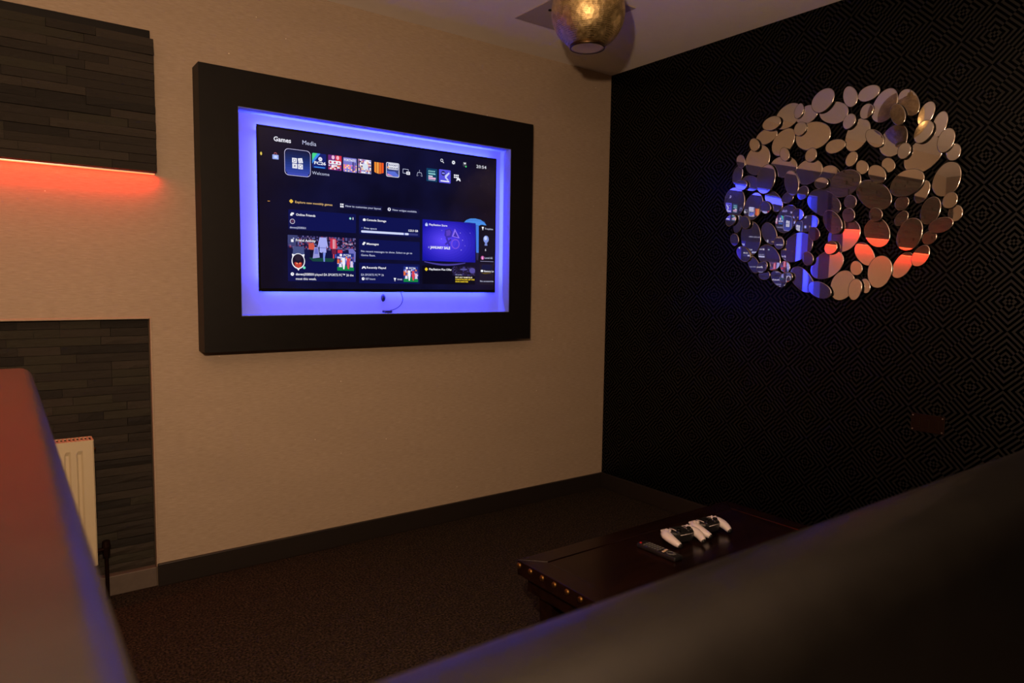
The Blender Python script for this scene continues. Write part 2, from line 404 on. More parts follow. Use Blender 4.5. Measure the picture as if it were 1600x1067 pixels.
# ================================================================== TELEVISION
tv = root('television', 'flat television showing a games console home screen', 'television', ((TX0+TX1)/2, -.05, TZ0))
TW_, TH_ = TX1-TX0, TZ1-TZ0
box('housing', TX0+.004, TX1-.004, -.0465, -.028, TZ0+.004, TZ1-.004, MAT['plastic'], tv, .003)
box('rear_cover', TX0+.10, TX1-.10, -.0278, -.0205, TZ0+.06, TZ1-.14, MAT['plastic'], tv, .002)
box('wall_bracket', -1.62, -1.34, -.020, -.0062, 1.40, 1.74, MAT['plastic'], tv, .001)
bm = bmesh.new(); o_ = parent_loc(tv)
for a in ((TX0, TX1, TZ1-.008, TZ1), (TX0, TX1, TZ0, TZ0+.014), (TX0, TX0+.008, TZ0+.0141, TZ1-.0081), (TX1-.008, TX1, TZ0+.0141, TZ1-.0081)):
    bx(bm, a[0], a[1], -.052, -.0468, a[2], a[3], .0008, 1)
bmesh.ops.translate(bm, verts=bm.verts, vec=-o_); link_mesh('bezel', bm, MAT['gloss'], tv)
def mm(x, y): return (TX0 + x/1000 - o_.x, TZ1 - y/1000 - o_.z)          # mm from the set's top left corner
def screen_mat():
    m = mat('screen_glass', (.002, .002, .004), .13, spec=.5); n = N(m)
    c = n.node('ShaderNodeTexCoord'); s = n.node('ShaderNodeSeparateXYZ'); n.link(c.outputs['Object'], s.inputs[0])
    a = n.noise(n.coord((1.3, 1, 1.6)), 2.2, 3, .55)
    base = n.mix(n.ramp(a, .30, .72), (.0016, .0016, .0085, 1), (.0055, .0060, .042, 1))
    # a nebula tint at the right and a darker top left, part of the wallpaper on the screen
    r = n.ramp(s.outputs[0], .30, .60); base = n.mix(n.math('MULTIPLY', r, .7), base, (.0060, .0028, .0085, 1))
    l = n.ramp(s.outputs[0], -.42, -.60); base = n.mix(n.math('MULTIPLY', l, .6), base, (.0050, .0026, .0040, 1))
    vo = n.node('ShaderNodeTexVoronoi'); n.link(n.coord(), vo.inputs['Vector']); vo.inputs['Scale'].default_value = 26
    st = n.math('MULTIPLY', n.math('LESS_THAN', vo.outputs['Distance'], .05), n.math('GREATER_THAN', s.outputs[0], .40))
    n.link(n.mix(n.math('MULTIPLY', st, .8), base, (.08, .05, .08, 1)), n.b.inputs['Emission Color']); n.b.inputs['Emission Strength'].default_value = 1
    return m
sx0, sz0 = mm(8.2, TH_*1000-14.2); sx1, sz1 = mm(TW_*1000-8.2, 8.2)
bm = bmesh.new(); bx(bm, sx0, sx1, 0, .003, sz0, sz1)
scr = link_mesh('screen', bm, screen_mat(), tv)
_em = {}
def em(c, k=1.0):
    key = (tuple(c), k)
    if key not in _em: _em[key] = mat('screen_light', (.002, .002, .003), .13, spec=.5, emit=srgb(c), es=k)
    return _em[key]
def flat(name, polys, layer, label=None):
    """polys: list of (points in mm, rgb): one flat lit object on the screen"""
    bm = bmesh.new(); ms = []
    for i, (pts, c) in enumerate(polys):
        m = em(c)
        if m not in ms: ms.append(m)
        y = -.0003*layer - .0000015*i
        vs_ = [bm.verts.new((mm(px, py)[0], y, mm(px, py)[1])) for px, py in pts]
        f = bm.faces.new(vs_); f.material_index = ms.index(m)
        f.normal_update()
        if f.normal.y > 0: f.normal_flip()
    o = link_mesh(name, bm, ms, scr)
    if label: o['label'] = label
    return o
def rc(x0, y0, x1, y1, r=0, n=4):
    if r <= 0: return [(x0, y0), (x1, y0), (x1, y1), (x0, y1)]
    p = []
    for cx, cy, a in ((x1-r, y0+r, -90), (x1-r, y1-r, 0), (x0+r, y1-r, 90), (x0+r, y0+r, 180)):
        for i in range(n+1): t = R(a+90*i/n); p.append((cx+r*math.cos(t), cy+r*math.sin(t)))
    return p
def el(cx, cy, rx, ry=None, n=20): ry = ry or rx; return [(cx+rx*math.cos(6.28318*i/n), cy+ry*math.sin(6.28318*i/n)) for i in range(n)]
def ringp(cx, cy, r, w, n=20, c=(235, 235, 245)):
    o = []
    for i in range(n):
        a, b = 6.28318*i/n, 6.28318*(i+1)/n
        o.append(([(cx+r*math.cos(a), cy+r*math.sin(a)), (cx+r*math.cos(b), cy+r*math.sin(b)), (cx+(r-w)*math.cos(b), cy+(r-w)*math.sin(b)), (cx+(r-w)*math.cos(a), cy+(r-w)*math.sin(a))], c))
    return o
def outline(p, w, c):
    """thin band just inside a closed polygon"""
    cx = sum(a for a, b in p)/len(p); cy = sum(b for a, b in p)/len(p)
    mx = max(abs(a-cx) for a, b in p); my = max(abs(b-cy) for a, b in p); o = []
    q = [(cx+(a-cx)*(1-w/mx), cy+(b-cy)*(1-w/my)) for a, b in p]
    for i in range(len(p)): j = (i+1) % len(p); o.append(([p[i], p[j], q[j], q[i]], c))
    return o
def text(s, x0, x1, base, cap, col, bold=0, layer=6, name='screen_text'):
    cu = bpy.data.curves.new('t', 'FONT'); cu.body = s; cu.size = 1; cu.offset = bold; cu.resolution_u = 2
    ob = bpy.data.objects.new('t', cu); C.objects.link(ob)
    dg = bpy.context.evaluated_depsgraph_get(); me = bpy.data.meshes.new_from_object(ob.evaluated_get(dg))
    bpy.data.objects.remove(ob); 
    xs_ = [v.co.x for v in me.vertices]; lo, hi = min(xs_), max(xs_); k = cap/.73/1000
    kx = (x1-x0)/1000/(hi-lo); X, Z = mm(x0, base)
    for v in me.vertices: v.co = Vector((X+(v.co.x-lo)*kx, -.0003*layer, Z+v.co.y*k))
    me.materials.clear(); me.materials.append(em(col)); me.name = name
    o = bpy.data.objects.new(name, me); C.objects.link(o); o.parent = scr
    return o
def mosaic(x0, y0, x1, y1, nx, ny, cols, seed, jit=.3):
    rnd = random.Random(seed); o = []
    for i in range(nx):
        for j in range(ny):
            a0, a1 = x0+(x1-x0)*i/nx, x0+(x1-x0)*(i+1)/nx; b0, b1 = y0+(y1-y0)*j/ny, y0+(y1-y0)*(j+1)/ny
            o.append((rc(a0, b0, a1, b1), rnd.choice(cols)))
    return o
WH = (238, 238, 248); PW = (190, 195, 225)
text('Games', 71, 145, 60, 20, WH, .02, name='heading_text'); text('Media', 195, 257, 59, 19, PW, name='heading_text')
# shopping bag, selected tile
flat('store_icon', [(el(78, 114, 7), (150, 80, 90)), (el(78, 115, 4), (12, 12, 40)), (rc(65, 117, 91, 136, 2), (150, 170, 240)), (rc(72, 121, 85, 131, 2), (200, 215, 255))], 4)
flat('status_dot', [(el(18, 119, 4, 7), (225, 200, 90))], 4)
sel = rc(116, 84, 231, 197, 18, 6)
gr = []
for i in range(10):
    a, b = 86+109*i/10, 86+109*(i+1)/10; t = i/9
    ins = 9 if i in (0, 9) else (3 if i in (1, 8) else 0)
    gr.append((rc(118+ins, a, 229-ins, b), (int(14+46*t*t), int(24+50*t), int(66+110*t))))
gr += outline(sel, 1.8, (205, 200, 240))
gr += [(rc(149, 121, 170, 142), WH), ([(174, 121), (193, 118), (197, 139), (177, 142)], WH), (rc(150, 145, 171, 165), WH), (rc(175, 145, 196, 166), WH)]
K = (30, 45, 110)
gr += outline(rc(154, 126, 165, 137), 1.6, K) + outline([(185, 123), (192, 137), (179, 138)], 1.6, K) + ringp(185.5, 155.5, 7, 1.6, c=K)
gr += [([(155, 150), (156.5, 148.5), (166, 159), (164.5, 160.5)], K), ([(164.5, 148.5), (166, 150), (156.5, 160.5), (155, 159)], K)]
flat('app_tile', gr, 3, 'selected dark blue tile with four white symbols')
text('Welcome', 237, 316, 182, 14, PW)
def tile(x0, x1, polys, label, y0=89, y1=154): flat('app_tile', polys, 3, label)
tile(238, 302, [(rc(238, 89, 302, 154, 4), (14, 30, 110)), ([(238, 93), (242, 89), (262, 89), (238, 122)], (70, 215, 140)), ([(262, 89), (276, 89), (238, 136), (238, 122)], (60, 140, 235)), (rc(246, 147, 296, 151, 2), (60, 140, 235)), (el(275, 113, 9), WH), (rc(270, 112, 280, 114), (90, 110, 190))], 'blue and green football game tile')
text('FC26', 247, 300, 137, 13, WH, .03)
pal = [(200, 60, 90), (235, 200, 225), (120, 60, 150), (245, 235, 245), (60, 30, 60), (230, 120, 90)]
tile(311, 374, [(rc(311, 88, 374, 154, 3), (110, 40, 120)), (rc(345, 88, 374, 118), (215, 50, 70)), (el(334, 98, 7, 9), (240, 190, 220)), (el(356, 98, 7, 9), (245, 180, 200)), (rc(313, 112, 371, 128, 4), WH), (el(322, 120, 5), (200, 60, 110)), (el(342, 120, 5), (200, 60, 110)), (el(360, 121, 4), (200, 60, 110))] + mosaic(313, 131, 372, 151, 9, 3, pal, 1), 'red and purple game tile')
tile(382, 447, [(rc(382, 91, 447, 155, 4), (120, 120, 205))] + mosaic(383, 122, 446, 153, 9, 5, [(240, 150, 110), (150, 110, 220), (210, 120, 210), (110, 130, 210), (250, 210, 170)], 2) + [(rc(426, 108, 432, 150, 2), (60, 50, 110)), (rc(436, 110, 441, 145, 2), (85, 75, 150))], 'lilac and orange game tile')
text('FORTNITE', 386, 441, 107, 11, WH, .02)
tile(454, 518, [(rc(454, 90, 518, 153), (205, 195, 230))] + mosaic(455, 91, 517, 152, 9, 9, [(235, 225, 245), (180, 90, 140), (120, 130, 190), (240, 200, 170), (90, 60, 110), (150, 150, 220), (245, 245, 250)], 3) + [(rc(476, 110, 503, 134, 5), (215, 225, 240))], 'busy collage game tile')
sh = []
for i in range(4):
    a = 534+i*12.3; dy = (5, 10, 10, 5)[i]; e0 = (2, 7, 9, 6)[i]; e1 = (7, 9, 7, 2)[i]
    sh.append(([(a, 95), (a+10.3, 95), (a+10.3, 138+e1), (a, 138+e0)], ((240, 140, 50), (245, 160, 70), (235, 110, 40), (240, 90, 35))[i]))
tile(533, 582, sh, 'orange four-bar shield game tile')
tile(594, 663, [(rc(594, 88, 663, 155, 8), (215, 215, 235)), (rc(597, 91, 660, 152, 6), (60, 70, 130)), (rc(605, 92, 657, 120, 3), (235, 235, 245)), ([(597, 130), (640, 128), (660, 145), (655, 152), (610, 148)], (90, 110, 215)), ([(600, 140), (630, 150), (600, 150)], (220, 150, 200)), (el(604, 112, 5), (235, 170, 120))], 'white bordered racing game tile')
text('ROCKET', 608, 655, 104, 8, (50, 60, 120), .03, 7); text('LEAGUE', 608, 655, 117, 8, (50, 60, 120), .03, 7)
flat('capture_icon', outline(rc(681, 110, 712, 131, 2), 2, PW) + [(rc(700, 121, 720, 136, 3), WH)] + ringp(710, 128.5, 5, 2, c=(40, 40, 90)), 4)
flat('controller_icon', [(rc(770.5, 106, 772, 117), PW)] + outline([(761, 118), (782, 118), (787, 136), (781, 136), (776, 129), (767, 129), (762, 136), (756, 136)], 2, PW), 4)
tile(810, 871, [(rc(810, 92, 871, 155, 3), (14, 60, 95))] + [(p, (150, 220, 225)) for k in range(5) for p in ([(822+k*8, 103), (827+k*8, 101), (824+k*8, 108), (819+k*8, 110)], [(820+k*8, 115), (825+k*8, 113), (829+k*8, 120), (824+k*8, 122)])] + [(rc(821, 127, 845, 132), WH), (rc(821, 135, 862, 143), (235, 180, 220)), (rc(821, 146, 860, 149), PW)], 'teal clapperboard app tile')
tile(881, 948, [(rc(881, 90, 948, 155, 4), (85, 80, 220)), (el(905, 108, 12, 11), (25, 20, 60)), (rc(897, 104, 914, 112, 3), (130, 130, 240)), ([(915, 118), (938, 100), (942, 106), (924, 126), (938, 140), (930, 142), (915, 130)], (200, 205, 250)), (rc(890, 143, 940, 149), WH)], 'violet game tile with a small figure')
flat('library_icon', [(rc(967+i*10, 107+j*10, 975+i*10, 114+j*10), WH) for i in range(3) for j in range(2)] + [([(985, 124), (1002, 124), (1007, 138), (1001, 138), (997, 133), (990, 133), (986, 138), (981, 138)], WH)], 4)
flat('search_icon', ringp(896, 46, 7.5, 2.4, c=WH) + [([(900, 52), (902, 50), (909, 57), (907, 59)], WH)], 4)
flat('settings_icon', [(el(964, 49, 7), WH)] + [([(964+7*math.cos(a-.3), 49+7*math.sin(a-.3)), (964+10*math.cos(a-.15), 49+10*math.sin(a-.15)), (964+10*math.cos(a+.15), 49+10*math.sin(a+.15)), (964+7*math.cos(a+.3), 49+7*math.sin(a+.3))], WH) for a in [i*.7854 for i in range(8)]] + [(el(964, 49, 3), (12, 12, 40))], 4)
flat('profile_icon', [(el(1030, 51, 12), (60, 62, 75)), ([(1024, 40), (1030, 44), (1038, 40), (1036, 50), (1026, 50)], (225, 225, 235)), (el(1038, 61, 4), (80, 220, 120))], 4)
text('20:54', 1101, 1162, 60, 16, WH, name='clock_text')
# hint row
YE = (235, 190, 70)
flat('plus_icon', [(rc(139, 299, 147, 315, 2), YE), (rc(135, 303, 151, 311, 2), YE)], 4)
text('Explore new monthly games', 160, 329, 313, 10, (225, 185, 120), .01)
flat('hint_bar', [(rc(362, 296, 574, 319, 4), (18, 18, 58))], 2)
flat('layout_icon', [(rc(366, 299, 372, 305), WH), (rc(374, 299, 382, 305), WH), (rc(366, 308, 373, 316), WH), (rc(375, 308, 382, 316), WH)], 4)
text('How to customise your layout', 391, 567, 312, 9.5, PW, .01)
flat('hint_bar', [(rc(598, 296, 772, 319, 8), (18, 18, 58))], 2)
flat('widget_icon', [(el(610, 307, 8), WH), (rc(607, 302, 613, 311, 2), (40, 40, 90))], 4)
text('New widget available', 627, 756, 312, 9, PW, .01)
# cards
NB = (13, 18, 78)
flat('widget_card', [(rc(130, 342, 442, 428, 4), NB)], 2, 'navy card of online friends')
flat('friends_icon', [(rc(142, 355, 154, 363, 2), WH), (rc(138, 360, 148, 369, 2), WH)], 4)
text('Online Friends', 163, 250, 367, 10, WH, .02); flat('status_dot', [(el(414, 363, 5), (150, 225, 215))], 4); text('1', 425.5, 428.5, 368, 11, WH, .02)
flat('profile_icon', ringp(147, 393, 11, 2.2, c=(210, 200, 220)) + [(el(147, 392, 6), (90, 50, 80))], 4); text('devenj358501', 135, 206, 423, 9, PW, .01)
crowd = mosaic(126, 452, 440, 512, 44, 9, [(24, 22, 60), (40, 34, 80), (70, 60, 110), (110, 95, 140), (30, 20, 50), (20, 18, 52), (140, 60, 90), (90, 90, 150)], 5)
P = [(rc(125, 451, 440, 652, 3), (12, 16, 72)), (rc(126, 512, 440, 563), (16, 18, 62))] + crowd
P += [([(126, 452), (170, 452), (160, 500), (126, 490)], (60, 66, 115)), ([(150, 500), (196, 500), (200, 540), (146, 536)], (70, 80, 130)), ([(218, 547), (340, 547), (330, 563), (236, 563)], (22, 66, 62))]
P += [([(218, 485), (240, 480), (246, 498), (240, 512), (218, 511)], (205, 85, 70)), ([(222, 512), (240, 512), (236, 545), (224, 545)], (16, 16, 46))]
P += [([(244, 500), (262, 500), (268, 545), (236, 550)], (150, 150, 215)), ([(247, 505), (259, 505), (262, 530), (244, 530)], (110, 115, 200))]
P += [([(268, 456), (300, 456), (308, 500), (303, 502), (299, 490), (299, 522), (285, 524), (283, 518), (280, 524), (268, 522), (268, 488), (264, 500), (259, 498)], (165, 170, 240)), (rc(268, 500, 299, 503), (110, 115, 190)), ([(284, 524), (296, 524), (292, 545), (292, 563), (286, 563), (284, 545)], (120, 140, 230))]
P += [([(318, 458), (344, 458), (352, 500), (346, 502), (344, 505), (320, 505), (316, 495)], (200, 50, 75)), (rc(330, 462, 334, 503), (235, 200, 215)), (rc(338, 462, 341, 503), (235, 200, 215)), ([(324, 505), (346, 505), (346, 528), (326, 528)], (110, 30, 60)), (rc(330, 528, 336, 547), (205, 60, 80)), (rc(340, 528, 346, 545), (70, 90, 200))]
P += [(rc(352, 508, 375, 522), (210, 50, 70)), ([(405, 502), (425, 500), (440, 515), (438, 560), (408, 560)], (110, 110, 190))]
flat('widget_card', P, 2, 'navy card with a football match picture')
flat('gift_icon', [(rc(140, 470, 151, 482, 1), WH), (el(151, 466, 3), PW)], 4); text('Friend Activity', 161, 250, 478, 11, WH, .02); text('13h ago', 382, 425, 482, 8.5, (200, 190, 220), .01)
sh = [(el(171, 564, 30, 34, 28), (235, 235, 245)), ([(143, 533), (160, 536), (146, 552)], WH), ([(199, 533), (182, 536), (196, 552)], WH), ([(164, 596), (178, 596), (171, 606)], WH), (el(171, 563, 26, 30, 28), (24, 14, 40)), (el(170, 548, 15, 14), (40, 30, 50)), ([(153, 572), (160, 568), (170, 574), (180, 568), (188, 572), (184, 588), (171, 595), (158, 588)], (190, 60, 50)), (el(165, 574, 3), (255, 180, 130)), (el(178, 574, 3), (255, 160, 120))]
flat('friend_badge', sh, 5); flat('status_dot', [(el(197, 592, 6), (110, 225, 190))], 6)
def thumb(x0, y0, x1, y1, seed):
    W_, H_ = x1-x0, y1-y0; g = lambda a, b: (x0+a*W_, y0+b*H_)
    p = [(rc(x0, y0, x1, y1), (34, 48, 130))] + mosaic(x0, y0+.2*H_, x1, y0+.62*H_, 10, 4, [(60, 60, 140), (200, 190, 230), (120, 60, 110), (90, 110, 200), (230, 130, 80), (50, 40, 100)], seed)
    p += [([g(0, .8), g(.5, .7), g(1, .82), g(1, 1), g(0, 1)], (20, 130, 70)), (rc(*g(0, .36), *g(.14, .58)), (225, 105, 60)), ([g(.28, .26), g(.46, .26), g(.48, .6), g(.42, .92), g(.36, .92), g(.3, .6)], (240, 240, 250)), ([g(.58, .28), g(.74, .28), g(.76, .6), g(.7, .9), g(.63, .9), g(.56, .6)], (215, 70, 85)), ([g(.12, .6), g(.26, .6), g(.28, .8), g(.1, .8)], (225, 225, 245)), ([g(.8, .45), g(.93, .45), g(.96, .8), g(.78, .8)], (220, 200, 230)), (el(*g(.22, .11), .08*W_, .07*H_), WH)]
    flat('game_thumbnail', p, 5, 'small football game cover'); text('FC26', *(g(.38, 0)[0], g(.82, 0)[0]), g(0, .17)[1], .12*H_, WH, .02, 8)
thumb(350, 522, 430, 601, 8)
flat('clock_icon', [(el(144, 621, 7.5), WH), (rc(143.4, 616, 144.8, 622), (40, 40, 90)), (rc(144, 620.6, 148, 622), (40, 40, 90))], 4)
text('devenj358501', 159, 241, 626, 11, WH, .02); text('played EA SPORTS FC™ 26 the', 246, 428, 626, 11, WH, .008); text('most this week.', 159, 252, 646, 11, WH, .008)
flat('widget_card', [(rc(457, 345, 774, 430, 4), NB)], 2, 'navy card of console storage')
flat('storage_icon', [(el(483, 364, 7, 6), WH), (rc(476, 364, 490, 369, 1), WH)], 4); text('Console Storage', 494, 594, 368, 10, WH, .02)
flat('status_dot', [(el(471, 402, 3.5), (60, 70, 160))], 4); text('Free space', 481, 545, 406, 9, PW, .01); text('123.5 GB', 712, 764, 405, 10, WH, .02)
flat('storage_bar', [(rc(467, 413, 764, 423, 4), (52, 56, 120)), (rc(467, 413, 713, 423, 4), (205, 212, 248)), (rc(686, 413, 694, 423), (110, 115, 190))], 4)
flat('widget_card', [(rc(456, 453, 774, 544, 4), NB)], 2, 'navy card of messages')
flat('friends_icon', [(rc(477, 466, 488, 474, 2), WH), (rc(473, 472, 483, 480, 2), WH)], 4); text('Messages', 494, 555, 478, 10, WH, .02)
text('No recent messages to show. Select to go to', 466, 732, 513, 9.5, PW, .008); text('Game Base.', 466, 538, 531, 9.5, PW, .008)
flat('widget_card', [(rc(456, 562, 774, 657, 4), NB)], 2, 'navy card of a recently played game')
flat('controller_icon', [([(474, 579), (486, 579), (491, 590), (486, 590), (483, 586), (477, 586), (474, 590), (469, 590)], WH)], 4); text('Recently Played', 494, 592, 588, 10, WH, .02)
text('EA SPORTS FC™ 26', 466, 581, 622, 10, PW, .008); flat('clock_icon', [(el(476, 636, 7), WH), (rc(475.4, 631, 476.8, 637), (40, 40, 90)), (rc(476, 635.6, 480, 637), (40, 40, 90))], 4); text('187 hours', 488, 537, 641, 10, PW, .008)
flat('trophy_icon', [([(633, 630), (646, 630), (643, 638), (640.5, 640), (640.5, 643), (644, 645), (635, 645), (638.5, 643), (638.5, 640), (636, 638)], WH)], 4); text('9/44', 652, 678, 641, 9, PW, .008); thumb(686, 573, 765, 648, 9)
# store card, glow as drawn on the screen picture
P = [(rc(789, 341, 1101, 543, 3), (20, 22, 150))]
for i in range(12): t = i/11; P.append(([(max(790, min(1100, q_[0])), max(342, min(542, q_[1]))) for q_ in el(940-35*t, 448-8*t, 165*(1-t)+24, 112*(1-t)+14, 40)], (int(24+66*t), int(20+50*t), int(168+80*t))))
D1, D2 = (58, 44, 170), (140, 110, 240)
P += [([(918, 385), (945, 378), (960, 392), (955, 420), (925, 426), (914, 412)], D1), ([(924, 390), (944, 384), (952, 395), (946, 412), (926, 416)], (90, 62, 190)), ([(975, 376), (1004, 424), (958, 416)], D2), ([(977, 390), (994, 419), (967, 414)], D1), ([(920, 425), (932, 424), (950, 462), (940, 466)], D1), ([(950, 428), (956, 434), (924, 462), (916, 456)], D1)]
P += ringp(979, 453, 25, 5, 24, (120, 80, 220)) + [(rc(*q), (200, 190, 255)) for q in ((898, 388, 900, 391), (1006, 395, 1009, 398), (895, 430, 898, 433), (1020, 430, 1023, 434), (1012, 480, 1015, 484), (1066, 392, 1068, 395), (1036, 458, 1038, 461))]
flat('widget_card', P, 2, 'bright violet store sale card')
flat('store_icon', [(rc(804, 361, 818, 373, 2), (190, 205, 255)), (el(811, 360, 4), (150, 165, 230))], 5); text('PlayStation Store', 826, 930, 369, 10, WH, .015)
text('JANUARY SALE', 832, 947, 481, 12.5, WH, .035); text('11', 821, 827, 480, 9, PW, .02)
# tree-like sculpture of the background picture
P = [([(1102, 352), (1120, 352), (1121, 492), (1106, 492)], (60, 120, 225)), ([(1106, 492), (1121, 492), (1118, 530), (1108, 530)], (40, 40, 80))]
P += [([(1030, 341), (1044, 328), (1068, 319), (1100, 317), (1132, 322), (1156, 334), (1170, 350), (1140, 346), (1122, 352), (1100, 350), (1082, 341), (1058, 340)], (70, 140, 230))]
for i in range(16):
    a = 1048+i*7; P.append(([(a, 338-8*math.sin((a-1030)/45)), (a+2, 338-8*math.sin((a-1030)/45)), (a+4, 322+abs(a-1100)*.08), (a+2.5, 322+abs(a-1100)*.08)], (40, 80, 180)))
flat('background_sculpture', P, 1, 'bright blue mushroom-shaped picture detail')
flat('landscape_arc', [([(800+i*15, 545+10*math.sin(i/16*3.14)), (800+(i+1)*15, 545+10*math.sin((i+1)/16*3.14)), (800+(i+1)*15, 549+15*math.sin((i+1)/16*3.14)), (800+i*15, 549+15*math.sin(i/16*3.14))], (70, 60, 150)) for i in range(16)], 1)
flat('widget_card', [(rc(789, 566, 1101, 657, 3), (7, 6, 24))] + mosaic(962, 566, 1100, 612, 20, 7, [(26, 22, 52), (40, 34, 74), (58, 50, 108), (18, 14, 36), (34, 24, 50)], 12) + [(el(1082, 585, 18, 14), (84, 76, 160)), (el(1030, 580, 22, 5), (80, 76, 150))], 2, 'black offer card')
flat('plus_icon', [(rc(807, 576, 815, 592, 2), (235, 205, 40)), (rc(803, 580, 819, 588, 2), (235, 205, 40))], 4); text('PlayStation Plus Offer', 827, 958, 588, 10, WH, .02)
text('12 months', 981, 1018, 610, 6, PW); text('BUY ANY GAME PLUS', 980, 1082, 624, 7, (245, 235, 200), .03); text('12 MONTHS AND GET ONE', 980, 1096, 635, 7, (235, 200, 40), .03); text('MORE GAME FREE', 980, 1056, 646, 7, (235, 200, 40), .03)
flat('widget_card', [(rc(1128, 348, 1218, 542, 3), (13, 11, 30))], 2, 'dark trophies card')
flat('trophy_icon', [([(1138, 357), (1152, 357), (1149, 366), (1146.5, 368), (1146.5, 371), (1150, 373), (1140, 373), (1143.5, 371), (1143.5, 368), (1141, 366)], WH)], 4); text('Trophies', 1157, 1209, 370, 9, PW, .01)
flat('trophy_picture', [(el(1166, 420, 17, 19), (130, 150, 225)), (el(1163, 415, 9, 10), (205, 215, 250)), ([(1160, 438), (1172, 438), (1175, 453), (1157, 453)], (120, 135, 205))], 4); text('6', 1160, 1167, 481, 12, WH, .02)
flat('level_badge', [(el(1145, 517, 10), (200, 90, 165)), (rc(1143, 512, 1147, 524), (245, 210, 240))], 4); text('Level 65', 1158, 1208, 521, 10, PW, .01); flat('progress_bar', [(rc(1131, 534, 1216, 536), (150, 150, 190))], 4)
flat('widget_card', [(rc(1128, 548, 1218, 657, 3), (26, 20, 40)), (rc(1140, 552, 1206, 578, 8), (16, 20, 60)), ([(1136, 596), (1180, 590), (1206, 596), (1160, 601)], (90, 72, 30))], 2, 'dark battery level card')
flat('battery_icon', [(rc(1135, 580, 1150, 590, 2), WH)], 4); text('Battery Le', 1156, 1217, 590, 9, WH, .015); text('No accessories', 1131, 1216, 642, 8.5, PW, .008)
flat('painted_lamp_glint', [(rc(42, 313, 52, 315), (235, 170, 80))], 3)  # reflection of a warm lamp in the glass, painted as a lit mark

# cable, sensor and small box in the recess
bm = bmesh.new()
pts = [(-1.4115, -.03, 1.212), (-1.4105, -.032, 1.205), (-1.398, -.026, 1.176), (-1.402, -.018, 1.150), (-1.418, -.012, 1.133), (-1.440, -.0095, 1.123), (-1.462, -.0095, 1.118)]
sm = [pts[0]]
for i in range(len(pts)-1):
    p0, p1, p2, p3 = [Vector(pts[max(0, min(len(pts)-1, k))]) for k in (i-1, i, i+1, i+2)]
    for s in range(1, 7):
        t = s/6; sm.append(.5*((2*p1)+(-p0+p2)*t+(2*p0-5*p1+4*p2-p3)*t*t+(-p0+3*p1-3*p2+p3)*t**3))
tube(bm, sm, .0016, 6)
tag(link_mesh('signal_cable', bm, MAT['plastic'], smooth=True), 'thin dark cable looping down below the television', 'cable')
sn = root('infrared_sensor', 'small black oval sensor stuck below the television screen', 'sensor', (-1.494, -.0062, 1.181))
bm = bmesh.new(); lathe(bm, [(.0005, .0), (.010, .0), (.011, .002), (.010, .007), (.006, .009), (.0005, .0095)], 20)
for v in bm.verts: v.co = Vector((v.co.x, -v.co.z, v.co.y*1.7))
bmesh.ops.recalc_face_normals(bm, faces=bm.faces); link_mesh('pod', bm, MAT['plastic'], sn, True)
bm = bmesh.new(); lathe(bm, [(.0005, .0095), (.004, .0100), (.0005, .0110)], 14)
for v in bm.verts: v.co = Vector((v.co.x, -v.co.z, v.co.y))
link_mesh('lens', bm, MAT['gloss'], sn, True)
cbx = root('cable_box', 'tiny black connector box on the lower ledge of the recess', 'connector', (-1.482, -.03, OB))
box('box_shell', -1.500, -1.464, -.046, -.010, OB+.0005, OB+.013, MAT['plastic'], cbx, .002)
box('box_socket', -1.4635, -1.4615, -.034, -.022, OB+.003, OB+.010, MAT['steel'], cbx)

